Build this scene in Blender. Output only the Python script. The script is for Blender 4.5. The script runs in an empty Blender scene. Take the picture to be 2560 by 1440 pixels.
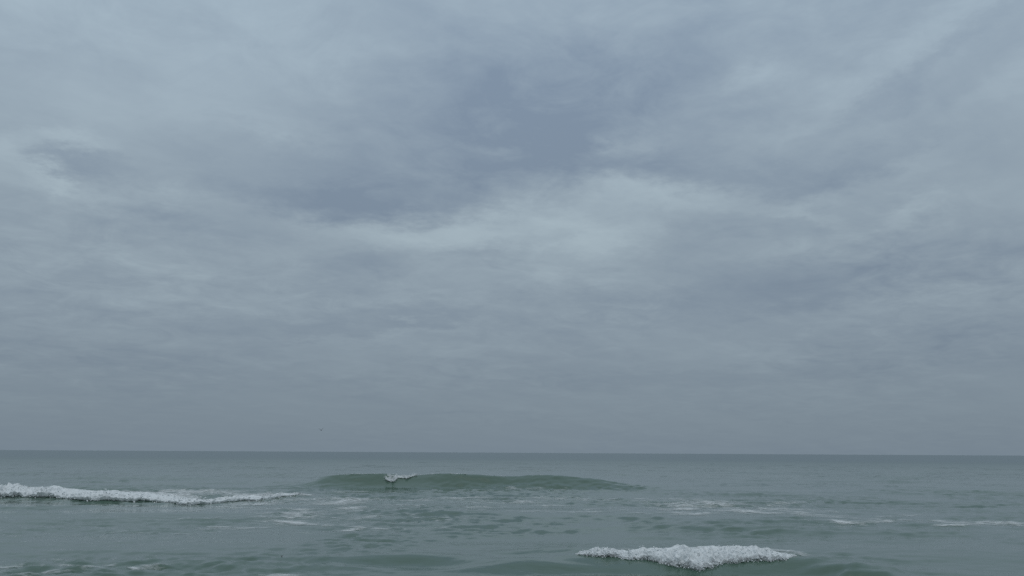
import bpy, bmesh, math, random
import numpy as np
from mathutils import Matrix, Vector

# ------------------------------------------------------------------ camera
W, H = 2560.0, 1440.0              # pixel frame the positions below were read in
HFOV = math.radians(62.0)
FPX = (W / 2) / math.tan(HFOV / 2)
CAM_H = 4.0
PITCH = math.atan((1131.0 - 720.0) / FPX)
ROLL = math.atan(14.0 / 2560.0)

sc = bpy.context.scene
col = sc.collection
cam_data = bpy.data.cameras.new("camera")
cam = bpy.data.objects.new("camera", cam_data)
col.objects.link(cam)
cam_data.sensor_width = 36.0
cam_data.angle = HFOV
cam_data.clip_start = 0.1
cam_data.clip_end = 60000.0
ROT = Matrix.Rotation(math.pi / 2 + PITCH, 4, 'X') @ Matrix.Rotation(ROLL, 4, 'Z')
cam.matrix_world = Matrix.Translation((0, 0, CAM_H)) @ ROT
sc.camera = cam
R3 = np.array(ROT.to_3x3())

def ray(px, py):
    d = R3 @ np.array([(px - W / 2) / FPX, -(py - H / 2) / FPX, -1.0])
    return d / np.linalg.norm(d)

def pw(px, py, z=0.0):
    """point of the horizontal plane at height z seen at that place of the photograph"""
    d = ray(px, py)
    t = (z - CAM_H) / d[2]
    return np.array([d[0] * t, d[1] * t, z])

# ------------------------------------------------------------------ view
vs = sc.view_settings
vs.view_transform = 'Standard'
vs.look = 'None'
vs.exposure = 0.0
vs.gamma = 1.0
vs.use_curve_mapping = False
sc.cycles.use_denoising = False
sc.cycles.max_bounces = 6

# ------------------------------------------------------------------ sun behind the cloud
SUN_EL, SUN_AZ = math.radians(68), math.radians(165)   # azimuth from +Y towards +X
sun_data = bpy.data.lights.new("sun", 'SUN')
sun_data.energy = 0.6
sun_data.angle = math.radians(100)
sun_data.color = (1.0, 0.97, 0.93)
sun = bpy.data.objects.new("sun", sun_data)
col.objects.link(sun)
sd = Vector((math.cos(SUN_EL) * math.sin(SUN_AZ), math.cos(SUN_EL) * math.cos(SUN_AZ), math.sin(SUN_EL)))
sun.rotation_euler = (-sd).to_track_quat('-Z', 'Y').to_euler()

# ------------------------------------------------------------------ overcast sky
world = bpy.data.worlds.new("World")
sc.world = world
world.use_nodes = True
nt = world.node_tree
nt.nodes.clear()

def srgb(r, g, b):
    f = lambda c: c / 12.92 if c <= 0.04045 else ((c + 0.055) / 1.055) ** 2.4
    return (f(r / 255), f(g / 255), f(b / 255), 1.0)

def N(tree, t, **kw):
    n = tree.nodes.new(t)
    for k, v in kw.items():
        setattr(n, k, v)
    return n

def M(tree, op, a, b=None, c=None, clamp=False):
    n = N(tree, 'ShaderNodeMath', operation=op, use_clamp=clamp)
    for i, v in enumerate((a, b, c)):
        if v is None:
            continue
        if isinstance(v, (int, float)):
            n.inputs[i].default_value = v
        else:
            tree.links.new(v, n.inputs[i])
    return n.outputs[0]

def V(tree, op, a, b=None, scale=None):
    n = N(tree, 'ShaderNodeVectorMath', operation=op)
    for i, v in enumerate((a, b)):
        if v is None:
            continue
        if isinstance(v, (tuple, list)):
            n.inputs[i].default_value = v
        else:
            tree.links.new(v, n.inputs[i])
    if scale is not None:
        n.inputs['Scale'].default_value = scale
    return n.outputs[0]

def noise(tree, vec, scale, detail=4, rough=0.55, dim='3D', typ='FBM', dist=0.0):
    n = N(tree, 'ShaderNodeTexNoise', noise_dimensions=dim)
    n.noise_type = typ
    tree.links.new(vec, n.inputs['Vector'])
    n.inputs['Scale'].default_value = scale
    n.inputs['Detail'].default_value = detail
    n.inputs['Roughness'].default_value = rough
    n.inputs['Distortion'].default_value = dist
    return n

geo = N(nt, 'ShaderNodeTexCoord')
sep = N(nt, 'ShaderNodeSeparateXYZ')
nt.links.new(geo.outputs['Generated'], sep.inputs[0])
dx, dy, dz = sep.outputs
elev = M(nt, 'ARCSINE', dz)
azim = M(nt, 'ARCTAN2', dx, dy)
# the cloud layer overhead: where each direction meets it
zc = M(nt, 'ADD', M(nt, 'MAXIMUM', dz, 0.0), 0.15)
comb = N(nt, 'ShaderNodeCombineXYZ')
nt.links.new(M(nt, 'DIVIDE', dx, zc), comb.inputs[0])
nt.links.new(M(nt, 'DIVIDE', dy, zc), comb.inputs[1])
layer = comb.outputs[0]
# wind-drawn bands: stretch along one direction of the layer
mp = N(nt, 'ShaderNodeMapping', vector_type='TEXTURE')
mp.inputs['Rotation'].default_value = (0, 0, math.radians(38))
mp.inputs['Scale'].default_value = (2.6, 1.0, 1.0)
nt.links.new(layer, mp.inputs[0])
band = mp.outputs[0]

warp1 = noise(nt, layer, 1.3, 5, 0.55)
warp2 = noise(nt, layer, 5.0, 6, 0.68)
w1 = V(nt, 'SCALE', V(nt, 'SUBTRACT', warp1.outputs['Color'], (0.5, 0.5, 0.5)), scale=0.07)
w2 = V(nt, 'SCALE', V(nt, 'SUBTRACT', warp2.outputs['Color'], (0.5, 0.5, 0.5)), scale=0.14)
c2 = N(nt, 'ShaderNodeCombineXYZ')
nt.links.new(azim, c2.inputs[0])
nt.links.new(elev, c2.inputs[1])
wsum = V(nt, 'ADD', w1, w2)
wsum = V(nt, 'MULTIPLY', wsum, (1.0, 0.55, 0.0))
P = V(nt, 'ADD', c2.outputs[0], wsum)

def az_el(px, py):
    d = ray(px, py)
    return math.atan2(d[0], d[1]), math.asin(d[2])

# thicker (-) and thinner (+) places of the cloud: place, half-sizes, tilt, strength
CLOUDS = [
    (1330, 280, 640, 210, 0, -.75), (960, 430, 720, 140, 0, -.60), (820, 500, 520, 60, 2, -.50),
    (1560, 420, 420, 90, -8, -.40), (1830, 450, 330, 70, -4, -.25), (1420, 150, 900, 260, 0, -.30),
    (2000, 700, 520, 80, 8, -.35), (2350, 690, 380, 90, 4, -.30), (190, 395, 190, 60, -14, -.55),
    (1270, 635, 260, 50, -4, -.45), (870, 670, 220, 100, 25, -.30), (1000, 790, 520, 50, 5, -.25),
    (2210, 240, 420, 42, 27, -.30), (2440, 60, 420, 40, 28, -.2), (2130, 420, 620, 60, 16, -.30),
    (2250, 380, 300, 40, 18, -.2), (640, 560, 380, 60, 0, -.2), (330, 560, 500, 60, 0, -.2),
    (1800, 300, 300, 60, 20, -.15), (1700, 620, 300, 60, 8, -.2), (1400, 580, 120, 26, 8, -.35),
    (1290, 575, 540, 135, 2, .66), (1610, 470, 250, 55, -4, .75), (1870, 505, 280, 46, -8, .42),
    (980, 570, 420, 80, 6, .55), (1450, 640, 280, 120, 5, .48), (140, 340, 170, 42, 10, .60),
    (170, 440, 90, 26, -10, .50), (20, 380, 110, 40, 0, .4), (330, 482, 420, 55, -3, .40),
    (420, 120, 1100, 380, 0, .30), (1915, 188, 120, 70, 15, .40), (2290, 140, 460, 90, 27, .35),
    (2440, 280, 400, 80, 27, .35), (2180, 560, 340, 40, 13, .28), (2290, 500, 90, 40, 10, .3),
    (1560, 372, 170, 40, 15, .40), (1510, 368, 70, 20, 0, .3), (1260, 385, 120, 26, 4, .25),
    (600, 690, 700, 180, 0, .20), (2330, 755, 520, 50, 3, .25), (1010, 828, 330, 28, 7, .30),
    (1080, 880, 600, 50, 3, .2), (1850, 880, 500, 60, 6, .15), (760, 350, 320, 40, -14, .2),
    (2050, 540, 150, 30, -10, .25), (1150, 730, 500, 60, -4, .2),
    (350, 905, 560, 34, 0, -.16), (1550, 960, 640, 34, 2, -.14), (2250, 915, 480, 36, 5, -.14), (900, 930, 500, 26, 1, .12), (2350, 830, 420, 30, 3, -.14), (560, 800, 480, 34, -2, -.14),
]
acc = None
for (px, py, rx, ry, ang, amp) in CLOUDS:
    a, e = az_el(px, py)
    m = N(nt, 'ShaderNodeMapping', vector_type='TEXTURE')
    m.inputs['Location'].default_value = (a, e, 0)
    m.inputs['Rotation'].default_value = (0, 0, math.radians(ang))
    m.inputs['Scale'].default_value = (1.1 * rx / FPX, 1.1 * ry / FPX, 1)
    nt.links.new(P, m.inputs[0])
    g = N(nt, 'ShaderNodeTexGradient', gradient_type='SPHERICAL')
    nt.links.new(m.outputs[0], g.inputs[0])
    sm = N(nt, 'ShaderNodeMapRange', interpolation_type='SMOOTHSTEP')
    nt.links.new(g.outputs['Fac'], sm.inputs[0])
    sm.inputs[4].default_value = 1.0
    acc = M(nt, 'MULTIPLY_ADD', sm.outputs[0], amp, 0.0 if acc is None else acc)

n1 = noise(nt, band, 0.9, 6, 0.55, dist=0.3)
n2 = noise(nt, band, 3.2, 6, 0.6, dist=0.4)
fade = M(nt, 'SMOOTH_MIN', 1.0, M(nt, 'MULTIPLY_ADD', M(nt, 'MAXIMUM', dz, 0.0), 4.0, 0.22), 0.1)
tex = M(nt, 'ADD', M(nt, 'MULTIPLY', M(nt, 'SUBTRACT', n1.outputs['Fac'], 0.5), 1.0),
        M(nt, 'MULTIPLY', M(nt, 'SUBTRACT', n2.outputs['Fac'], 0.5), 0.9))
n3 = noise(nt, layer, 5.0, 7, 0.62, dist=0.7)
n4 = noise(nt, layer, 15.0, 5, 0.62, dist=0.6)
fine = M(nt, 'MULTIPLY_ADD', M(nt, 'SUBTRACT', n3.outputs['Fac'], 0.5), 1.35,
         M(nt, 'MULTIPLY', M(nt, 'SUBTRACT', n4.outputs['Fac'], 0.5), 0.4))
n5 = noise(nt, layer, 0.9, 3, 0.5)                   # smooth sheets here, broken cloud there
rag = N(nt, 'ShaderNodeMapRange', interpolation_type='SMOOTHSTEP')
nt.links.new(n5.outputs['Fac'], rag.inputs[0])
for k_, v_ in zip((1, 2, 3, 4), (0.36, 0.62, 0.30, 1.35)):
    rag.inputs[k_].default_value = v_
tex = M(nt, 'MULTIPLY_ADD', fine, rag.outputs[0], tex)
tex = M(nt, 'MULTIPLY', tex, fade)
thick = M(nt, 'ADD', acc, tex)                       # about -1 .. 1

# brightness of an overcast sky by elevation: lighter overhead than at the horizon
er = N(nt, 'ShaderNodeValToRGB')
er.color_ramp.interpolation = 'B_SPLINE'
nt.links.new(M(nt, 'DIVIDE', M(nt, 'MAXIMUM', elev, 0.0), math.pi / 2), er.inputs[0])
stops = [(0.0, (114, 128, 140)), (0.03, (119, 133, 144)), (0.09, (130, 144, 156)), (0.17, (142, 157, 168)),
         (0.26, (145, 161, 175)), (0.36, (149, 167, 182)), (0.60, (182, 196, 206)), (1.0, (200, 212, 220))]
els = er.color_ramp.elements
els[0].position, els[0].color = stops[0][0], srgb(*stops[0][1])
els[1].position, els[1].color = stops[-1][0], srgb(*stops[-1][1])
for p, c in stops[1:-1]:
    e = els.new(p)
    e.color = srgb(*c)
tr = N(nt, 'ShaderNodeValToRGB')
nt.links.new(M(nt, 'MULTIPLY_ADD', thick, 0.58, 0.5, clamp=True), tr.inputs[0])
els = tr.color_ramp.elements
els[0].position, els[0].color = 0.0, (0.355, 0.37, 0.405, 1)
els[1].position, els[1].color = 1.0, (0.664, 0.655, 0.625, 1)
e = els.new(0.5)
e.color = (0.5, 0.5, 0.5, 1)
mul = N(nt, 'ShaderNodeMix', data_type='RGBA', blend_type='MULTIPLY')
mul.inputs['Factor'].default_value = 1.0
nt.links.new(er.outputs[0], mul.inputs['A'])
nt.links.new(tr.outputs[0], mul.inputs['B'])

sky = N(nt, 'ShaderNodeTexSky', sky_type='NISHITA')
sky.sun_disc = False
sky.sun_elevation = SUN_EL
sky.sun_rotation = SUN_AZ
bg_sky = N(nt, 'ShaderNodeBackground')
bg_sky.inputs['Strength'].default_value = 0.05
nt.links.new(sky.outputs[0], bg_sky.inputs['Color'])
bg_cloud = N(nt, 'ShaderNodeBackground')
bg_cloud.inputs['Strength'].default_value = 2.18
nt.links.new(mul.outputs['Result'], bg_cloud.inputs['Color'])
mixs = N(nt, 'ShaderNodeMixShader')
mixs.inputs[0].default_value = 0.96
nt.links.new(bg_sky.outputs[0], mixs.inputs[1])
nt.links.new(bg_cloud.outputs[0], mixs.inputs[2])
wo = N(nt, 'ShaderNodeOutputWorld')
nt.links.new(mixs.outputs[0], wo.inputs['Surface'])

# ------------------------------------------------------------------ materials
def new_mat(name):
    m = bpy.data.materials.new(name)
    m.use_nodes = True
    m.node_tree.nodes.clear()
    return m, m.node_tree

def make_water():
    m, t = new_mat("turbid_sea_water")
    g = N(t, 'ShaderNodeTexCoord')
    pos = g.outputs['Object']
    mp = N(t, 'ShaderNodeMapping')
    mp.inputs['Scale'].default_value = (0.55, 1.0, 1.0)
    t.links.new(pos, mp.inputs[0])
    big = noise(t, mp.outputs[0], 0.035, 3, 0.5)
    cr = N(t, 'ShaderNodeValToRGB')
    t.links.new(big.outputs['Fac'], cr.inputs[0])
    cr.color_ramp.elements[0].position = 0.35
    cr.color_ramp.elements[0].color = (0.060, 0.108, 0.082, 1)
    cr.color_ramp.elements[1].position = 0.65
    cr.color_ramp.elements[1].color = (0.074, 0.122, 0.092, 1)
    p = N(t, 'ShaderNodeBsdfPrincipled')
    p.inputs['IOR'].default_value = 1.333
    # the sea far out is one mass of ripples: rougher with distance from the shore
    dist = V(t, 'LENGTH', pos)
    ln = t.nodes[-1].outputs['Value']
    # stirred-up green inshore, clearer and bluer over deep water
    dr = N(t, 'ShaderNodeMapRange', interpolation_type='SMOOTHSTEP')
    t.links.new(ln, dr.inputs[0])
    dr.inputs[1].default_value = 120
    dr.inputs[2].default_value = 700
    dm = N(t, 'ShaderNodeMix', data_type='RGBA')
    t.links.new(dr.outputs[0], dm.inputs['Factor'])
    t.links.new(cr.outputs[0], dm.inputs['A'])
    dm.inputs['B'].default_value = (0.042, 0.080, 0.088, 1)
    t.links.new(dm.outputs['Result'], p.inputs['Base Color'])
    rr = N(t, 'ShaderNodeMapRange')
    t.links.new(ln, rr.inputs[0])
    rr.inputs[1].default_value = 110
    rr.inputs[2].default_value = 460
    rr.inputs[3].default_value = 0.06
    rr.inputs[4].default_value = 0.25
    t.links.new(rr.outputs[0], p.inputs['Roughness'])
    r1 = noise(t, mp.outputs[0], 5.0, 4, 0.6)
    r2 = noise(t, mp.outputs[0], 1.1, 4, 0.55)
    h = M(t, 'ADD', M(t, 'MULTIPLY', r1.outputs['Fac'], 0.018), M(t, 'MULTIPLY', r2.outputs['Fac'], 0.036))
    b = N(t, 'ShaderNodeBump')
    b.inputs['Strength'].default_value = 0.55
    b.inputs['Distance'].default_value = 1.0
    t.links.new(h, b.inputs['Height'])
    t.links.new(b.outputs[0], p.inputs['Normal'])
    o = N(t, 'ShaderNodeOutputMaterial')
    t.links.new(p.outputs[0], o.inputs[0])
    return m

def make_foam(name, lacy, lo=.35, hi=1.45, top=.95):
    m, t = new_mat(name)
    g = N(t, 'ShaderNodeTexCoord')
    pos = g.outputs['Object']
    n1 = noise(t, pos, 7.0, 5, 0.65)
    cr = N(t, 'ShaderNodeValToRGB')
    t.links.new(n1.outputs['Fac'], cr.inputs[0])
    cr.color_ramp.elements[0].position = 0.30
    cr.color_ramp.elements[0].color = (0.52, 0.57, 0.58, 1)
    cr.color_ramp.elements[1].position = 0.50
    cr.color_ramp.elements[1].color = (0.70, 0.73, 0.74, 1)
    d = N(t, 'ShaderNodeBsdfPrincipled')
    t.links.new(cr.outputs[0], d.inputs['Base Color'])
    d.inputs['Roughness'].default_value = 0.7
    d.inputs['IOR'].default_value = 1.2
    n2 = noise(t, pos, 22.0, 3, 0.6)
    b = N(t, 'ShaderNodeBump')
    b.inputs['Strength'].default_value = 0.25
    b.inputs['Distance'].default_value = 0.05
    t.links.new(n2.outputs['Fac'], b.inputs['Height'])
    t.links.new(b.outputs[0], d.inputs['Normal'])
    o = N(t, 'ShaderNodeOutputMaterial')
    if lacy:
        at = N(t, 'ShaderNodeAttribute', attribute_name="foam_cover")
        mp = N(t, 'ShaderNodeMapping')
        mp.inputs['Scale'].default_value = (0.42, 1.0, 1.0)
        t.links.new(pos, mp.inputs[0])
        n3 = noise(t, mp.outputs[0], 3.6, 6, 0.7)
        a = M(t, 'ADD', M(t, 'MULTIPLY', M(t, 'SUBTRACT', n3.outputs['Fac'], 0.5), 2.4), at.outputs['Fac'])
        mr = N(t, 'ShaderNodeMapRange')
        t.links.new(a, mr.inputs[0])
        mr.inputs[1].default_value = lo
        mr.inputs[2].default_value = hi
        mr.inputs[3].default_value = 0.0
        mr.inputs[4].default_value = top
        tp = N(t, 'ShaderNodeBsdfTransparent')
        mx = N(t, 'ShaderNodeMixShader')
        t.links.new(mr.outputs[0], mx.inputs[0])
        t.links.new(tp.outputs[0], mx.inputs[1])
        t.links.new(d.outputs[0], mx.inputs[2])
        t.links.new(mx.outputs[0], o.inputs[0])
    else:
        t.links.new(d.outputs[0], o.inputs[0])
    return m

def make_plain(name, rgb, rough=0.7):
    m, t = new_mat(name)
    g = N(t, 'ShaderNodeTexCoord')
    n1 = noise(t, g.outputs['Object'], 9.0, 3, 0.6)
    cr = N(t, 'ShaderNodeValToRGB')
    t.links.new(n1.outputs['Fac'], cr.inputs[0])
    cr.color_ramp.elements[0].color = tuple(c * 0.75 for c in rgb) + (1,)
    cr.color_ramp.elements[1].color = tuple(c * 1.2 for c in rgb) + (1,)
    p = N(t, 'ShaderNodeBsdfPrincipled')
    t.links.new(cr.outputs[0], p.inputs['Base Color'])
    p.inputs['Roughness'].default_value = rough
    o = N(t, 'ShaderNodeOutputMaterial')
    t.links.new(p.outputs[0], o.inputs[0])
    return m

WATER = make_water()
FOAM = make_foam("white_froth", False)
LACE = make_foam("torn_froth", True)
FILM = make_foam("thin_surface_foam", True, .26, 1.1, .82)
VEIL = make_foam("thin_spray_veil", True, .2, 1.5, .75)
FEATHER = make_plain("grey_brown_feathers", (0.022, 0.02, 0.02))
WEED = make_plain("wet_brown_seaweed", (0.02, 0.018, 0.012), 0.4)

# ------------------------------------------------------------------ numpy helpers
def hash3(i, j, k, seed):
    n = (i * 374761393 + j * 668265263 + k * 2147483647 + seed * 1274126177) & 0xFFFFFFFF
    n = ((n ^ (n >> 13)) * 1274126177) & 0xFFFFFFFF
    n = ((n ^ (n >> 16)) * 2246822519) & 0xFFFFFFFF
    return ((n ^ (n >> 15)) & 0xFFFFFF) / float(0xFFFFFF)

def vnoise(x, y, z=0.0, seed=0):
    x, y, z = np.broadcast_arrays(np.asarray(x, float), np.asarray(y, float), np.asarray(z, float))
    xi, yi, zi = np.floor(x).astype(np.int64), np.floor(y).astype(np.int64), np.floor(z).astype(np.int64)
    fx, fy, fz = x - xi, y - yi, z - zi
    s = lambda t: t * t * t * (t * (t * 6 - 15) + 10)
    fx, fy, fz = s(fx), s(fy), s(fz)
    out = 0
    for a in (0, 1):
        for b in (0, 1):
            for c in (0, 1):
                wgt = (fx if a else 1 - fx) * (fy if b else 1 - fy) * (fz if c else 1 - fz)
                out = out + wgt * hash3(xi + a, yi + b, zi + c, seed)
    return out

def vnoise2(x, y, seed=0):
    xi, yi = np.floor(x).astype(np.int64), np.floor(y).astype(np.int64)
    fx, fy = x - xi, y - yi
    s = lambda t: t * t * t * (t * (t * 6 - 15) + 10)
    fx, fy = s(fx), s(fy)
    z = np.zeros_like(xi)
    return ((1 - fx) * ((1 - fy) * hash3(xi, yi, z, seed) + fy * hash3(xi, yi + 1, z, seed))
            + fx * ((1 - fy) * hash3(xi + 1, yi, z, seed) + fy * hash3(xi + 1, yi + 1, z, seed)))

def fbm2(x, y, seed=0, octaves=4, gain=0.5):
    out, amp, tot = 0, 1.0, 0
    for o in range(octaves):
        out = out + amp * vnoise2(x * 2 ** o + 17.3 * o, y * 2 ** o - 9.1 * o, seed + o)
        tot += amp
        amp *= gain
    return out / tot

def smooth(a, b, x):
    t = np.clip((x - a) / (b - a), 0, 1)
    return t * t * (3 - 2 * t)

def curve(points):
    p = np.array(points, float)
    return lambda x: np.interp(x, p[:, 0], p[:, 1])

def curve_s(points):
    """smooth interpolation through points"""
    p = np.array(points, float)
    X, Y = p[:, 0], p[:, 1]
    m = np.gradient(Y, X)
    def f(x):
        x = np.clip(x, X[0], X[-1])
        i = np.clip(np.searchsorted(X, x) - 1, 0, len(X) - 2)
        h = X[i + 1] - X[i]
        t = (x - X[i]) / h
        return ((1 + 2 * t) * (1 - t) ** 2 * Y[i] + t * (1 - t) ** 2 * h * m[i]
                + t * t * (3 - 2 * t) * Y[i + 1] + t * t * (t - 1) * h * m[i + 1])
    return f

rng = np.random.default_rng(7)

# ------------------------------------------------------------------ the waves, as heights over the sea plane
# a ridge: crest line y(x), height h(x), steep front towards the shore, long back
def ridge(x, y, yc, hc, wf, wb, power=1.6):
    s = y - yc(x)
    h = hc(x)
    tf = np.clip(-s / wf(x), 0, 1)
    front = (1 - tf) ** power * (1 + power * tf * 0.55)
    tb = np.clip(s / wb(x), 0, 1)
    back = (1 - tb * tb) ** 2
    return h * np.where(s < 0, np.clip(front, 0, 1), back)

def crest_from_pixels(pts):
    """(px, py crest, height) -> functions of x for the crest's place and height"""
    w = [(*pw(px, py, h)[:2], h) for px, py, h in pts]
    return curve_s([(a, b) for a, b, c in w]), curve_s([(a, c) for a, b, c in w])

const = lambda v: (lambda x: np.full_like(np.asarray(x, float), v))

# the green wave in the middle distance
G_Y = 100.5
def green_pts():
    prof = [(740, 1209), (780, 1201), (815, 1190), (850, 1186.5), (900, 1185), (960, 1184), (1000, 1187.5), (1045, 1187.5),
            (1100, 1185.5), (1180, 1187.5), (1260, 1190), (1340, 1187.5), (1400, 1189), (1440, 1193), (1480, 1196), (1540, 1205),
            (1600, 1213), (1660, 1219)]
    out = []
    for px, py in prof:
        d = ray(px, py)
        yy = G_Y + 0.9 * math.sin(px / 170.0)
        t = yy / d[1]
        out.append((d[0] * t, yy, max(CAM_H + d[2] * t, 0.0)))
    return out
gp = green_pts()
green_y = curve_s([(a, b) for a, b, c in gp])
_gh = curve_s([(a, c) for a, b, c in gp])
gx0, gx1 = gp[0][0], gp[-1][0]
base_h = lambda x: np.interp(x, [gx0, gx1], [gp[0][2], gp[-1][2]])
green_h = lambda x: np.where((x > gx0 - 8) & (x < gx1 + 10),
                             _gh(x) * smooth(gx0 - 8, gx0 + 3, x) * (1 - smooth(gx1 - 4, gx1 + 10, x)), 0)
green_wf = lambda x: 4.7 + 0.5 * np.sin(x * 0.5)
green_wb = const(9.0)

# the near wave under the right-hand whitewater
near_y, near_h = crest_from_pixels([(1100, 1424, .05), (1250, 1414, .12), (1400, 1394, .26), (1480, 1383, .40), (1600, 1382, .46),
                                    (1740, 1377, .54), (1860, 1376, .56), (1980, 1382, .54), (2080, 1397, .46),
                                    (2180, 1418, .32), (2300, 1440, .12)])
near_x = [pw(1100, 1420)[0], pw(2300, 1436)[0]]

# the swell carrying the left-hand whitewater
left_y, left_h = crest_from_pixels([(-420, 1220, .62), (-200, 1220, .62), (0, 1221, .6), (120, 1229, .52), (250, 1234, .48), (400, 1235, .46),
                                    (520, 1234, .44), (640, 1237, .32), (745, 1237, .14), (860, 1234, .02)])
left_x1 = pw(860, 1232)[0]

# low swells seen as dark bands: px, py, half length px, height, width m
SWELLS = [(330, 1192, 260, .34, 7), (560, 1188, 130, .30, 6), (680, 1164, 60, .32, 10), (2250, 1190, 260, .34, 8), (2150, 1229, 420, .26, 5),
          (60, 1184, 110, .25, 7), (1880, 1219, 180, .16, 5), (1420, 1256, 190, .26, 3.2), (1180, 1246, 150, .18, 3),
          (1850, 1252, 170, .14, 2.6), (2320, 1305, 150, .20, 2.2), (1820, 1318, 230, .14, 2.2),
          (900, 1390, 330, .24, 1.7), (1120, 1402, 250, .22, 1.4), (620, 1412, 180, .20, 1.3), (420, 1390, 190, .17, 1.5), (800, 1418, 220, .18, 1.2), (1300, 1420, 200, .2, 1.2), (2300, 1432, 240, .18, 1.6),
          (1960, 1205, 200, .18, 6), (250, 1172, 300, .2, 9), (1500, 1165, 300, .22, 11), (2050, 1168, 240, .2, 10),
          (1130, 1325, 60, .16, 1.6), (980, 1345, 120, .10, 1.6), (1600, 1378, 60, .09, 1.2), (1640, 1337, 90, .10, 1.6),
          (2240, 1352, 160, .10, 1.6), (1350, 1392, 160, .13, 1.6), (240, 1425, 200, .10, 1.3)]
SW = []
for px, py, hl, hh, wd in SWELLS:
    c = pw(px, py, hh * 0.7)
    SW.append((c[0], c[1], hl / FPX * c[1], hh * .8, wd))

# wind sea: many small wave trains
TRAINS = []
for lam, amp, n, spread in ((26, .045, 3, .25), (14, .035, 4, .35), (7.5, .015, 6, .45), (4.2, .0095, 8, .55),
                            (2.4, .0085, 10, .65), (1.35, .0082, 12, .6), (.75, .0050, 14, .65), (.42, .0024, 12, .8)):
    for i in range(n):
        l = lam * rng.uniform(.75, 1.3)
        th = rng.normal(0, spread) + .12
        TRAINS.append((l, amp * rng.uniform(.6, 1.2), math.sin(th), math.cos(th), rng.uniform(0, 6.283)))

def sea_height(x, y, spacing):
    z = np.zeros_like(x)
    # gusts: the small waves come and go
    g1 = fbm2(x * .05, y * .035, 31, 3)
    g2 = fbm2(x * .16, y * .10, 57, 3)
    gust = np.clip(.15 + 2.0 * (g1 - .32) + 3.2 * (g2 - .45), .2, 1.5)
    gust = gust * (1 + .55 * (1 - smooth(30, 48, y)))
    px_ = (vnoise2(x * .21, y * .21, 5) - .5) * 2.4
    py_ = (vnoise2(x * .23, y * .23, 6) - .5) * 2.4
    for l, a, sx, cy, ph in TRAINS:
        k = 2 * math.pi / l
        att = np.exp(-(spacing / l * 2.2) ** 2)
        f = np.sin(k * ((x + px_ * .3) * sx + (y + py_ * .3) * cy) + ph)
        f = f + .25 * np.sin(2 * k * ((x + px_ * .3) * sx + (y + py_ * .3) * cy) + 2 * ph + 1.2)
        z += a * att * f * (gust if l < 10 else 1)
    for cx, cyy, hl, hh, wd in SW:
        u = (x - cx) / (hl * 1.3)
        m = np.abs(u) < 1
        if not m.any():
            continue
        bend = 1.2 * wd * .35 * np.sin(x / hl * 1.7 + cx)
        s = (y - cyy - bend) / wd
        env = np.where(m, (1 - np.clip(u * u, 0, 1)) ** 2, 0)
        shape = np.where(s < 0, np.exp(-(s / .55) ** 2), np.exp(-(s / 1.1) ** 2))
        z += hh * env * shape
    calm = np.ones_like(z)
    w = ridge(x, y, green_y, green_h, green_wf, green_wb, 2.3)
    calm *= 1 - .4 * smooth(.1, .6, w)
    inr = smooth(near_x[0], near_x[0] + 1.5, x) * (1 - smooth(near_x[1] - 1.5, near_x[1], x))
    w2 = ridge(x, y, near_y, lambda q: near_h(q), const(2.4), const(6.0), 1.1) * inr
    w3 = ridge(x, y, left_y, lambda q: left_h(q), const(5.2), const(8.0), 1.3) * (1 - smooth(left_x1 - 4, left_x1, x))
    return z * calm + w + w2 + w3

# ------------------------------------------------------------------ mesh builder
def mesh_obj(name, verts, faces, mat, parent=None, smooth_shade=True, normals=None):
    me = bpy.data.meshes.new(name)
    verts = np.asarray(verts, np.float32)
    if isinstance(faces, np.ndarray):
        nf, k = faces.shape
        me.vertices.add(len(verts))
        me.vertices.foreach_set("co", verts.ravel())
        me.loops.add(nf * k)
        me.loops.foreach_set("vertex_index", faces.ravel().astype(np.int32))
        me.polygons.add(nf)
        me.polygons.foreach_set("loop_start", np.arange(0, nf * k, k, dtype=np.int32))
        me.update(calc_edges=True)
    else:
        me.from_pydata([tuple(v) for v in verts], [], faces)
        me.update()
    if smooth_shade:
        me.polygons.foreach_set("use_smooth", np.ones(len(me.polygons), bool))
    if normals is not None:
        me.normals_split_custom_set_from_vertices(np.asarray(normals, np.float32))
    me.materials.append(mat)
    o = bpy.data.objects.new(name, me)
    col.objects.link(o)
    if parent is not None:
        o.parent = parent
        o.matrix_parent_inverse = Matrix.Translation(-Vector(parent.location))
    return o

def empty(name, loc, label, cat, group=None):
    o = bpy.data.objects.new(name, None)
    o.location = loc
    o.empty_display_size = 0.5
    col.objects.link(o)
    o["label"] = label
    o["category"] = cat
    if group:
        o["group"] = group
    return o

# ------------------------------------------------------------------ the sea: fine sheet in front, coarse sheet round it
AZ = math.radians(40)
NC = 1250
rs = [13.0]
while rs[-1] < 430:
    r = rs[-1]
    d = r * 0.0062
    if 94 < r < 112:
        d = min(d, .26)
    elif 60 < r < 84:
        d = min(d, .33)
    rs.append(r + d)
rs = np.array(rs)
az = np.linspace(-AZ, AZ, NC)
RR, AA = np.meshgrid(rs, az, indexing='ij')
SX, SY = RR * np.sin(AA), RR * np.cos(AA)
SP = RR * (2 * AZ / NC)
SZ = sea_height(SX, SY, np.maximum(SP, RR * .0062 * .35))
edge = smooth(0, 1.2, RR - 13) * (1 - smooth(330, 428, RR)) * (1 - smooth(AZ - .03, AZ, np.abs(AA)))
SZ *= edge
verts = np.stack([SX, SY, SZ], -1).reshape(-1, 3)
nr = len(rs)
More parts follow.
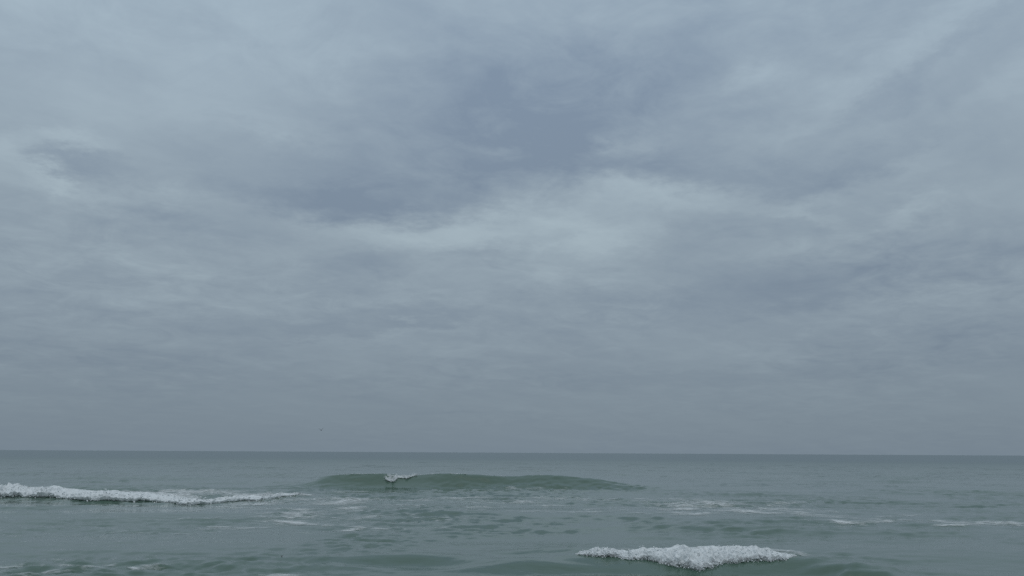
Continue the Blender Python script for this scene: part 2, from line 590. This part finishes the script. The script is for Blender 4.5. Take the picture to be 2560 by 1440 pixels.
# vertex normals of the whole sheet, shared by the pieces cut from it
Pg = verts.reshape(nr, NC, 3)
du = np.gradient(Pg, axis=1)
dv = np.gradient(Pg, axis=0)
nrm = np.cross(du, dv)
nrm /= np.linalg.norm(nrm, axis=-1, keepdims=True)
nrm = nrm.reshape(-1, 3)
ii, jj = np.meshgrid(np.arange(nr - 1), np.arange(NC - 1), indexing='ij')
quad = np.stack([ii * NC + jj, ii * NC + jj + 1, (ii + 1) * NC + jj + 1, (ii + 1) * NC + jj], -1).reshape(-1, 4)
fc = verts[quad].mean(1)

def bilinear_height(x, y):
    r = np.hypot(x, y)
    a = np.arctan2(x, y)
    i = np.clip(np.searchsorted(rs, r) - 1, 0, nr - 2)
    ti = np.clip((r - rs[i]) / (rs[i + 1] - rs[i]), 0, 1)
    fj = np.clip((a + AZ) / (2 * AZ) * (NC - 1), 0, NC - 1.001)
    j = fj.astype(int)
    tj = fj - j
    return ((SZ[i, j] * (1 - ti) + SZ[i + 1, j] * ti) * (1 - tj) + (SZ[i, j + 1] * (1 - ti) + SZ[i + 1, j + 1] * ti) * tj)

def surf(px, py, y0=14.0, y1=400.0):
    """where the sight line through that place first meets the water"""
    d = ray(px, py)
    yy = np.geomspace(y0, y1, 2600)
    xx, zz = d[0] / d[1] * yy, CAM_H + d[2] / d[1] * yy
    hit = np.where(zz < bilinear_height(xx, yy))[0]
    i = hit[0] if len(hit) else len(yy) - 1
    return np.array([xx[i], yy[i], zz[i]])

def cut(mask):
    f = quad[mask]
    used, inv = np.unique(f, return_inverse=True)
    return verts[used], inv.reshape(f.shape), nrm[used], used

s_green = fc[:, 1] - green_y(fc[:, 0])
in_green = (green_h(fc[:, 0]) > .12) & (s_green > -5.2) & (s_green < 6.0)
s_near = fc[:, 1] - near_y(fc[:, 0])
in_near = ((fc[:, 0] > near_x[0] + .8) & (fc[:, 0] < near_x[1] - .8) & (near_h(fc[:, 0]) > .1) & (s_near > -3.4) & (s_near < 4.0))
s_left = fc[:, 1] - left_y(fc[:, 0])
in_left = ((left_h(fc[:, 0]) > .08) & (fc[:, 0] < left_x1) & (s_left > -5.0) & (s_left < 5.0))
rest = ~(in_green | in_near | in_left)

v, f, n, used = cut(rest)
# coarse sheet: the sectors beside and behind, and the open sea out to the horizon
cv, cf = [], []
def ring(radii, a0, a1, na):
    base = len(v) + len(cv)
    angs = np.linspace(a0, a1, na)
    for r in radii:
        for a in angs:
            cv.append((r * math.sin(a), r * math.cos(a), 0.0))
    for i in range(len(radii) - 1):
        for j in range(na - 1):
            q = base + i * na + j
            cf.append((q, q + 1, q + na + 1, q + na))
far = list(np.geomspace(rs[-1], 9800, 60))
ring(far, -AZ, AZ, 120)
ring([0.05, 13.0], -AZ, AZ, 60)
ring([0.05] + list(np.geomspace(13.0, rs[-1], 40)) + far[1:], AZ, 2 * math.pi - AZ, 160)
allv = np.concatenate([v, np.array(cv)])
alln = np.concatenate([n, np.tile([0, 0, 1.0], (len(cv), 1))])
allf = np.concatenate([f, np.array(cf)])
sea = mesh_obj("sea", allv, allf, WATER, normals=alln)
sea["kind"] = "structure"
sea["label"] = "grey green choppy sea reaching to the horizon"

# ------------------------------------------------------------------ whitewater
def froth_roller(name, xs, y_front, depth, height, parent, seed, nu, nv=44, rough=1.0, fine=1.0, spill=False):
    """a tumbling bank of foam: front foot line y_front(x), depth(x), height(x) above the water"""
    x = np.linspace(xs[0], xs[1], nu)
    th = np.linspace(0, 1, nv) ** 1.15
    X, T = np.meshgrid(x, th, indexing='ij')
    hh = height(X)
    size = np.clip(hh, .02, 1)
    # tongues of foam run ahead of the foot line, and the back edge comes and goes
    n_a = fbm2(X * .9 * fine, X * 0 + seed, seed + 20, 3) - .5
    n_b = fbm2(X * 4.0 * fine, X * 0 + seed, seed + 21, 3) - .5
    yf = y_front(X) - size * (2.4 * n_a + 1.6 * n_b)
    dp = depth(X) * (.55 + .9 * fbm2(X * .7 * fine, X * 0 + 3, seed + 22, 3))
    # section: blunt rounded front that leans out, long thinning back
    K = [0, .06, .15, .26, .38, .60, 1]
    py = np.interp(T, K, [.05, -.015, -.02, .02, .12, .42, 1.0])
    pz = np.interp(T, K, [-.30, .02, .48, .90, 1.0, .42, .03])
    cov = [.5, 1.0, 1.9, 1.9, 1.25, .8, .2]
    if spill:                                    # foam sliding down the face instead of a blunt front
        py = np.interp(T, K, [0, .03, .09, .18, .30, .58, 1.0])
        pz = np.interp(T, K, [-.05, .22, .45, .72, 1.0, .55, .03])
        cov = [.15, .75, 1.25, 1.8, 1.9, 1.15, .2]
    lump = .25 + 1.5 * fbm2(X * 1.1 * fine + seed, X * 0 + seed, seed, 4)
    lump2 = .3 + 1.4 * fbm2(X * 2.2 * fine, T * 4, seed + 23, 3)
    Y = yf + py * dp
    base = bilinear_height(X, np.clip(Y, 14, 400))
    Z = base + pz * hh * lump * lump2
    env = smooth(0, .15, T) * (1 - .75 * smooth(.45, .95, T))
    def bil(s, sd):
        s = s * fine
        return 1 - np.abs(2 * vnoise(X * s, Y * s, Z * s, sd) - 1) * 1.7
    d = .40 * bil(1.9, seed + 1) + .27 * bil(4.3, seed + 2) + .11 * bil(9.0, seed + 3) + .03 * bil(19, seed + 4)
    d = d * size * rough * (.30 + .70 * env)
    Y2 = Y - d * np.cos(np.clip(T * 2.2, 0, 1) * math.pi * .5) * .9
    Z2 = Z + d * (.25 + .75 * env)
    X2 = X + (vnoise(X * 6 * fine, Y * 6 * fine, Z * 6 * fine, seed + 9) - .5) * .5 * size
    vv = np.stack([X2, Y2, Z2], -1).reshape(-1, 3)
    i, j = np.meshgrid(np.arange(nu - 1), np.arange(nv - 1), indexing='ij')
    q = np.stack([i * nv + j, (i + 1) * nv + j, (i + 1) * nv + j + 1, i * nv + j + 1], -1).reshape(-1, 4)
    o = mesh_obj(name, vv, q, FOAM, parent)
    cover = np.interp(T, [0, .05, .12, .40 if not spill else .22, .60 if not spill else .5, .85, 1], cov)
    cover = cover * smooth(.0, .06, hh)
    o.data.materials[0] = LACE
    at = o.data.attributes.new("foam_cover", 'FLOAT', 'POINT')
    at.data.foreach_set("value", cover.ravel().astype(np.float32))
    return o, np.stack([X2, Y2, Z2], -1)

def _ico():
    bm = bmesh.new()
    bmesh.ops.create_icosphere(bm, subdivisions=1, radius=1.0)
    vv = np.array([v.co[:] for v in bm.verts])
    ff = np.array([[q.index for q in p.verts] for p in bm.faces])
    bm.free()
    return vv, ff
ICO_V, ICO_F = _ico()

def clots(name, centres, radii, parent, seed):
    """loose clots and drops of foam as one mesh"""
    r = np.random.default_rng(seed)
    n = len(centres)
    sc_ = radii[:, None, None] * r.uniform(.55, 1.35, (n, 1, 3)) * r.uniform(.75, 1.25, (n, len(ICO_V), 1))
    vv = (ICO_V[None] * sc_ + centres[:, None, :]).reshape(-1, 3)
    ff = (ICO_F[None] + (np.arange(n) * len(ICO_V))[:, None, None]).reshape(-1, 3)
    o = mesh_obj(name, vv, ff, FOAM, parent)
    o["kind"] = "stuff"
    return o

# left-hand whitewater
lw = empty("breaking_wave", tuple(pw(380, 1250)), "long white bank of whitewater rolling in at the left edge", "wave", "breaking waves")
v, f, n, used = cut(in_left)
mesh_obj("wave_water", v, f, WATER, lw, normals=n)
lpts = np.array([surf(a, b)[:2] for a, b in [(-420, 1240), (-220, 1240), (0, 1243), (80, 1242), (160, 1246), (240, 1251), (330, 1252), (420, 1256), (500, 1260), (560, 1257), (610, 1251),
                 (650, 1251), (690, 1245), (720, 1240), (750, 1237)]])
def px_curve(pts, pyref):
    """value by photograph column -> function of world x along the line"""
    xs = [pw(a, pyref)[0] for a, b in pts]
    return curve(list(zip(xs, [b for a, b in pts])))
lfront = curve_s([(q[0], q[1]) for q in lpts])
lh = px_curve([(-420, .55), (0, .55), (80, .50), (160, .38), (330, .36), (420, .30), (500, .26), (600, .26), (680, .20), (720, .12), (752, .0)], 1248)
ld = px_curve([(-420, 7.), (0, 7.), (160, 6.5), (330, 6.5), (500, 6.5), (640, 5.), (700, 3.), (752, .8)], 1248)
o, LP = froth_roller("foam_crest", (pw(-420, 1243)[0], pw(750, 1240)[0]), lfront, ld, lh, lw, 11, 1700, 48, rough=.62, fine=.7)
r = np.random.default_rng(3)
k = 1500
ui = r.integers(0, LP.shape[0], k)
ti = np.where(r.random(k) < .55, r.integers(12, 24, k), r.integers(1, 9, k))
cc = LP[ui, ti] + r.normal(0, 1, (k, 3)) * np.array([.14, .14, .07])
clots("spray", cc, r.uniform(.02, .075, k), lw, 4)

# near right-hand whitewater
nw = empty("breaking_wave", tuple(pw(1740, 1400)), "short white tumbling crest on a green swell, nearest of the waves", "wave", "breaking waves")
v, f, n, used = cut(in_near)
mesh_obj("wave_water", v, f, WATER, nw, normals=n)
npts = [(1440, 1387), (1480, 1391), (1540, 1394), (1580, 1399), (1620, 1402), (1660, 1410), (1700, 1417), (1740, 1423),
        (1775, 1421), (1810, 1412), (1850, 1412), (1890, 1406), (1930, 1402), (1965, 1397), (1990, 1390)]
nwp = np.array([surf(a, b)[:2] for a, b in npts])
nfront = curve_s(nwp)
nxs = lambda pts: curve([(float(np.interp(a, [q[0] for q in npts], nwp[:, 0])), b) for a, b in pts])
nh = nxs([(1440, .0), (1465, .10), (1500, .16), (1560, .10), (1600, .13), (1640, .22), (1690, .18), (1740, .22), (1780, .20), (1840, .15), (1900, .14), (1945, .12), (1970, .06), (1990, .0)])
nd = nxs([(1440, .3), (1500, 1.2), (1600, 1.4), (1740, 2.6), (1800, 2.5), (1900, 2.2), (1965, 1.2), (1990, .3)])
o, NP = froth_roller("foam_crest", (nwp[0][0], nwp[-1][0]), nfront, nd, nh, nw, 23, 1150, 64, rough=.9, fine=1.6, spill=True)
k = 2400
ui = r.integers(0, NP.shape[0], k)
ti = np.where(r.random(k) < .5, r.integers(16, 34, k), r.integers(1, 13, k))
sc_k = np.clip(nh(NP[ui, ti][:, 0]) / .3, .15, 1.3)[:, None]
cc = NP[ui, ti] + r.normal(0, 1, (k, 3)) * np.array([.07, .09, .05]) * sc_k
clots("spray", cc, r.uniform(.006, .028, k), nw, 5)

# green wave with its crest just starting to break
gw = empty("breaking_wave", (gp[8][0], 98.0, 0.0), "glassy green wave standing up, its crest just starting to spill", "wave", "breaking waves")
v, f, n, used = cut(in_green)
mesh_obj("wave_water", v, f, WATER, gw, normals=n)

def face_point(px, py):
    """where the sight line through that place meets the green wave's front"""
    d = ray(px, py)
    yy = np.linspace(92, 104, 600)
    xx = d[0] / d[1] * yy
    zz = CAM_H + d[2] / d[1] * yy
    hh = bilinear_height(xx, yy)
    hit = np.where(zz < hh)[0]
    i = hit[0] if len(hit) and yy[hit[0]] < float(green_y(xx[hit[0]])) + .3 else int(np.argmin(np.where(np.abs(yy - green_y(xx)) < 1.5, zz - hh, 9)))
    return np.array([xx[i], yy[i], zz[i]])

def lip(name, outline_top, outline_bot, out, mat, seed, nu=90, nv=26, rough=.1):
    """water thrown forward off the crest: from the crest line to its falling edge"""
    tp = np.array([face_point(a, b) for a, b in outline_top])
    ft, fb = curve(outline_top), curve(outline_bot)
    cols = np.linspace(outline_top[0][0], outline_top[-1][0], nu)
    grid = []
    for cx in cols:
        a = face_point(cx, float(ft(cx)))
        b = face_point(cx, float(fb(cx)))
        rowp = []
        for t in np.linspace(0, 1, nv):
            p = a * (1 - t) + b * t
            bulge = math.sin(math.pi * min(t * .62 + .05, 1))
            p = p + np.array([0, -out * bulge, .05 * bulge])
            rowp.append(p)
        # the underside turns back to the face
        tip = rowp[-1]
        for q in (.33, .66, 1.0):
            rowp.append(tip * (1 - q) + (b + np.array([0, .5, -.02])) * q + np.array([0, 0, -.06 * math.sin(q * 3.1)]))
        grid.append(rowp)
    G = np.array(grid)
    d = (vnoise(G[..., 0] * 4, G[..., 1] * 4, G[..., 2] * 4, seed) - .5) * rough * 2
    d += (vnoise(G[..., 0] * 11, G[..., 1] * 11, G[..., 2] * 11, seed + 1) - .5) * rough
    G[..., 1] -= d
    G[..., 2] += d * .6
    m = G.shape[1]
    i, j = np.meshgrid(np.arange(nu - 1), np.arange(m - 1), indexing='ij')
    q = np.stack([i * m + j, (i + 1) * m + j, (i + 1) * m + j + 1, i * m + j + 1], -1).reshape(-1, 4)
    o = mesh_obj(name, G.reshape(-1, 3), q, mat, gw)
    if mat is VEIL:
        cover = np.interp(np.linspace(0, 1, m), [0, .3, .8, 1], [.7, 1.3, 1.5, .9])[None, :] * np.ones((nu, 1))
        cover[:, -3:] = 0
        e_ = np.linspace(0, 1, nu)[:, None]
        cover = cover * smooth(0, .15, e_) * (1 - smooth(.85, 1, e_))
        at = o.data.attributes.new("foam_cover", 'FLOAT', 'POINT')
        at.data.foreach_set("value", cover.ravel().astype(np.float32))
    return o, G

o1, G1 = lip("foam_crest", [(961, 1190), (968, 1186), (980, 1185), (996, 1186)], [(961, 1197), (968, 1202), (983, 1206), (996, 1197)], .24, VEIL, 41, rough=.14)
o2, G2 = lip("foam_crest", [(1008, 1189), (1016, 1188), (1030, 1187), (1044, 1186)], [(1008, 1190), (1016, 1198), (1030, 1192), (1044, 1187.5)], .22, VEIL, 47, rough=.10)
o3, G3 = lip("spilling_lip", [(984, 1187), (996, 1188), (1008, 1188), (1020, 1188)], [(984, 1194), (996, 1195), (1008, 1196), (1020, 1195)], .14, VEIL, 52, rough=.05)
pts, rad = [], []
for G in (G1, G2):
    for _ in range(150):
        a = r.integers(0, G.shape[0])
        b = r.integers(0, 26)
        pts.append(G[a, b] + r.normal(0, .08, 3))
        rad.append(r.uniform(.012, .045))
for _ in range(420):                                       # a broken line of white along the crest
    cx = r.choice([r.uniform(830, 960), r.uniform(1045, 1180), r.uniform(1080, 1420)])
    x_ = cx
    p = None
    d = ray(cx, 1190)
    yy = G_Y
    xw = d[0] / d[1] * yy
    yw = float(green_y(xw))
    if vnoise2(np.array([xw * .9]), np.array([.5]), 77)[0] < .42:
        continue
    pts.append(np.array([xw, yw + r.normal(0, .12), float(bilinear_height(np.array([xw]), np.array([yw]))[0]) + r.uniform(-.02, .04)]))
    rad.append(r.uniform(.012, .045))
clots("spray", np.array(pts), np.array(rad), gw, 6)

# ------------------------------------------------------------------ foam lying on the water
def density_field(strokes, seed, x, y):
    """strokes: list of (points px, half width px, strength)"""
    D = np.zeros_like(x)
    wx = (fbm2(x * .9, y * .35, seed, 3) - .5)
    for pts_, hw, st in strokes:
        P_ = np.array([surf(a, b)[:2] for a, b in pts_])
        wid = .55 * hw / FPX * P_[:, 1].mean() ** 2 / CAM_H        # a pixel's height laid on the water
        bx0, bx1 = P_[:, 0].min() - 3 * wid, P_[:, 0].max() + 3 * wid
        by0, by1 = P_[:, 1].min() - 3 * wid, P_[:, 1].max() + 3 * wid
        m = (x > bx0) & (x < bx1) & (y > by0) & (y < by1)
        if not m.any():
            continue
        X, Y = x[m], y[m] + wx[m] * wid * 2.2
        best = np.full(X.shape, 1e9)
        for a, b in zip(P_[:-1], P_[1:]):
            ab = b - a
            t = np.clip(((X - a[0]) * ab[0] + (Y - a[1]) * ab[1]) / (ab @ ab), 0, 1)
            dd = ((X - a[0] - t * ab[0]) * .45) ** 2 + (Y - a[1] - t * ab[1]) ** 2
            best = np.minimum(best, dd)
        val = st * np.exp(-(best / (wid * wid)) ** .75)
        D[m] = np.maximum(D[m], val)
    return D

def lay_foam(name, strokes, label, seed, parent=None, cat="foam", keep=.10):
    x, y = verts[:, 0], verts[:, 1]
    D = density_field(strokes, seed, x, y)
    patch = fbm2(x * .8, y * .3, seed + 3, 4)
    D = .95 * D * np.clip(.5 + 1.5 * (patch - .3), .2, 1.1)
    fm = D[quad].max(1) > keep
    f = quad[fm]
    used, inv = np.unique(f, return_inverse=True)
    vv = verts[used].copy()
    vv[:, 2] += .012 + .03 * np.clip(D[used], 0, 1) * vnoise2(vv[:, 0] * 5, vv[:, 1] * 5, seed)
    o = mesh_obj(name, vv, inv.reshape(f.shape), LACE if parent is not None else FILM, parent, normals=nrm[used])
    at = o.data.attributes.new("foam_cover", 'FLOAT', 'POINT')
    at.data.foreach_set("value", np.clip(D[used], 0, 1).astype(np.float32))
    if parent is None:
        o["kind"] = "stuff"
        o["label"] = label
        o["category"] = cat
    return o

lay_foam("surface_foam", [
    ([(630, 1262), (670, 1254), (705, 1249)], 3, .9), ([(760, 1247), (800, 1247), (830, 1246)], 3, .8),
    ([(790, 1262), (830, 1258), (860, 1252), (905, 1248)], 3.5, .95), ([(670, 1275), (700, 1273), (740, 1273)], 4, .9),
    ([(740, 1285), (800, 1278), (850, 1275), (900, 1268)], 4, .8), ([(730, 1290), (790, 1291), (850, 1284), (900, 1278)], 3, .7),
    ([(705, 1303), (740, 1309), (770, 1312), (815, 1313)], 4, 1.0), ([(600, 1322), (640, 1318)], 3, .8), ([(520, 1324), (560, 1317)], 3, .85),
    ([(875, 1327), (910, 1322), (950, 1321)], 4, .8), ([(460, 1278), (500, 1276)], 3, .7), ([(560, 1268), (620, 1270)], 3, .6),
    ([(880, 1300), (960, 1288), (1000, 1285)], 3, .6), ([(420, 1300), (560, 1296), (700, 1292)], 3, .45), ([(650, 1284), (800, 1296), (980, 1306)], 5, .45), ([(300, 1330), (460, 1336), (600, 1330)], 4, .4), ([(780, 1330), (1000, 1322), (1120, 1316)], 3, .4), ([(600, 1290), (680, 1296)], 3, .5), ([(960, 1262), (1040, 1264)], 3, .6)],
    "thin white foam streaks beside the tip of the long whitewater bank", 61)
lay_foam("surface_foam", [
    ([(1105, 1246), (1150, 1245)], 3.5, .9), ([(1255, 1258), (1310, 1256)], 4, .8), ([(1360, 1245), (1400, 1248)], 3, .6), ([(1365, 1262), (1372, 1262)], 3, .9),
    ([(1080, 1252), (1100, 1250)], 3, .6), ([(950, 1250), (1200, 1252), (1450, 1250), (1640, 1252)], 4, .42), ([(1000, 1272), (1300, 1276), (1600, 1270)], 4, .42), ([(1200, 1268), (1240, 1267)], 3, .6), ([(1345, 1245), (1420, 1243)], 2.5, .6), ([(1090, 1300), (1110, 1296)], 4, .6),
    ([(1350, 1278), (1440, 1280), (1490, 1278)], 3, .6), ([(870, 1230), (900, 1230)], 2, .7), ([(1280, 1222), (1400, 1224)], 1.6, .5), ([(1560, 1246), (1650, 1246)], 2, .6)],
    "faint broken foam on the water below the green wave", 67)
lay_foam("surface_foam", [
    ([(1725, 1250), (1760, 1253), (1785, 1262)], 3, .9), ([(1660, 1260), (1690, 1258)], 3, .7), ([(1710, 1274), (1740, 1270), (1790, 1271)], 3.5, .95),
    ([(1820, 1277), (1860, 1275), (1880, 1280), (1920, 1283), (1980, 1281)], 3.5, 1.0), ([(1990, 1284), (2030, 1287), (2070, 1289)], 3, 1.0), ([(1960, 1257), (1975, 1257)], 3, .7),
    ([(2060, 1300), (2110, 1306), (2170, 1304), (2210, 1305)], 3, 1.0), ([(2210, 1305), (2260, 1300), (2330, 1302)], 2.5, .9), ([(2360, 1314), (2410, 1311), (2450, 1310)], 3, .8),
    ([(2460, 1304), (2520, 1307), (2600, 1312)], 4, .8), ([(1600, 1284), (1700, 1281)], 2.5, .7), ([(2230, 1292), (2280, 1288)], 3, .6), ([(1730, 1286), (1750, 1284)], 3, .8),
    ([(1580, 1276), (1640, 1278), (1700, 1268)], 3, .6), ([(1870, 1262), (1880, 1264)], 3, .7), ([(1950, 1272), (2050, 1278)], 4, .5), ([(1700, 1262), (1900, 1270), (2060, 1292), (2250, 1303), (2400, 1308), (2600, 1314)], 2.6, .8), ([(1640, 1266), (1800, 1260), (1960, 1266)], 4, .45)],
    "winding line of thin foam crossing the open water on the right", 71)
lay_foam("surface_foam", [
    ([(-20, 1418), (20, 1420), (45, 1419)], 6, .9), ([(60, 1436), (120, 1432), (200, 1428), (275, 1416)], 3, .5), ([(335, 1422), (365, 1418), (392, 1417)], 3.5, .65),
    ([(160, 1414), (185, 1414)], 3, .7), ([(120, 1402), (150, 1400)], 3, .5), ([(685, 1440), (720, 1438)], 4, 1.0), ([(-40, 1432), (40, 1428)], 5, .6)],
    "patches of white foam in the bottom left corner of the sea", 79)
# foam left behind the two whitewater banks
lay_foam("foam_trail", [
    ([(0, 1228), (100, 1232), (230, 1235)], 5, .8), ([(230, 1233), (330, 1230), (420, 1229), (520, 1228), (560, 1231)], 3.5, 1.2), ([(400, 1236), (520, 1236), (600, 1237), (680, 1236)], 5, 1.1),
    ([(660, 1234), (720, 1235), (752, 1236)], 2.5, 1.1)], "", 83, lw)
lay_foam("foam_trail", [
    ([(1700, 1384), (1740, 1374), (1800, 1371), (1860, 1372), (1930, 1376), (1990, 1382)], 5, 1.25), ([(1800, 1385), (1880, 1385), (1960, 1386)], 7, 1.0), ([(1990, 1384), (2010, 1390)], 4, .8),
    ([(1560, 1372), (1590, 1376)], 3, .6)], "", 89, nw)

# ------------------------------------------------------------------ the bird over the horizon
def make_bird():
    d = ray(803, 1075.5)
    dist = 210.0
    c = np.array([0, 0, CAM_H]) + d * dist / d[1]
    bm = bmesh.new()
    # body, head and tail as rings along its length (facing left of the view and away)
    prof = [(-.34, .004, .10, .0), (-.24, .02, .075, .0), (-.12, .06, .06, .0), (0, .085, .075, -.01), (.10, .08, .075, -.005),
            (.18, .055, .055, .015), (.23, .048, .048, .03), (.27, .042, .042, .032), (.30, .02, .018, .025), (.36, .006, .006, .012)]
    rings = []
    for s, hz, wx, up in prof:
        rg = []
        for q in range(10):
            a = 2 * math.pi * q / 10
            rg.append(bm.verts.new((wx * math.cos(a), s, up + hz * math.sin(a))))
        rings.append(rg)
    for a, b in zip(rings[:-1], rings[1:]):
        for q in range(10):
            bm.faces.new((a[q], a[(q + 1) % 10], b[(q + 1) % 10], b[q]))
    bm.faces.new(rings[0][::-1])
    bm.faces.new(rings[-1])
    # wings raised in a V and swept back at the tips
    for s in (-1, 1):
        st = [(.04, .03, .12, -.10, .03), (.20, .16, .13, -.09, .026), (.36, .34, .11, -.07, .02), (.50, .46, .04, -.10, .014), (.62, .55, -.06, -.13, .006)]
        secs = []
        for x_, z_, le, te, tk in st:
            secs.append([bm.verts.new((s * x_, le, z_)), bm.verts.new((s * x_, (le + te) / 2, z_ + tk)),
                         bm.verts.new((s * x_, te, z_)), bm.verts.new((s * x_, (le + te) / 2, z_ - tk * .6))])
        for a, b in zip(secs[:-1], secs[1:]):
            for q in range(4):
                bm.faces.new((a[q], a[(q + 1) % 4], b[(q + 1) % 4], b[q]))
        bm.faces.new(secs[0])
        bm.faces.new(secs[-1][::-1])
    bmesh.ops.recalc_face_normals(bm, faces=bm.faces)
    me = bpy.data.meshes.new("seabird")
    bm.to_mesh(me)
    bm.free()
    me.polygons.foreach_set("use_smooth", np.ones(len(me.polygons), bool))
    me.materials.append(FEATHER)
    o = bpy.data.objects.new("seabird", me)
    o.location = c
    o.rotation_euler = (0, math.radians(-8), math.radians(25))
    o.scale = (1.2, 1.2, 1.2)
    col.objects.link(o)
    o["label"] = "small dark seabird flying with raised wings above the horizon"
    o["category"] = "bird"
make_bird()

# ------------------------------------------------------------------ a dark scrap floating near the bottom edge
def make_weed():
    p = pw(704, 1407)
    z = float(bilinear_height(np.array([p[0]]), np.array([p[1]]))[0])
    bm = bmesh.new()
    rr_ = random.Random(5)
    for q in range(9):
        a = rr_.uniform(0, 6.28)
        l = rr_.uniform(.02, .05)
        w = rr_.uniform(.007, .013)
        d = Vector((math.cos(a), math.sin(a), 0))
        sd_ = Vector((-d.y, d.x, 0))
        prev = None
        for k in range(5):
            t = k / 4
            ctr = d * l * t + Vector((0, 0, .03 * math.sin(t * 2.6) + .01))
            ww = w * (1 - .6 * t)
            ring_ = [bm.verts.new(ctr + sd_ * ww), bm.verts.new(ctr + Vector((0, 0, .008))),
                     bm.verts.new(ctr - sd_ * ww), bm.verts.new(ctr - Vector((0, 0, .008)))]
            if prev:
                for m in range(4):
                    bm.faces.new((prev[m], prev[(m + 1) % 4], ring_[(m + 1) % 4], ring_[m]))
            else:
                bm.faces.new(ring_[::-1])
            prev = ring_
        bm.faces.new(prev)
    bmesh.ops.recalc_face_normals(bm, faces=bm.faces)
    me = bpy.data.meshes.new("seaweed_clump")
    bm.to_mesh(me)
    bm.free()
    me.materials.append(WEED)
    o = bpy.data.objects.new("seaweed_clump", me)
    o.location = (p[0], p[1], z)
    col.objects.link(o)
    o["label"] = "tiny dark scrap of seaweed floating near the bottom edge"
    o["category"] = "seaweed"
make_weed()
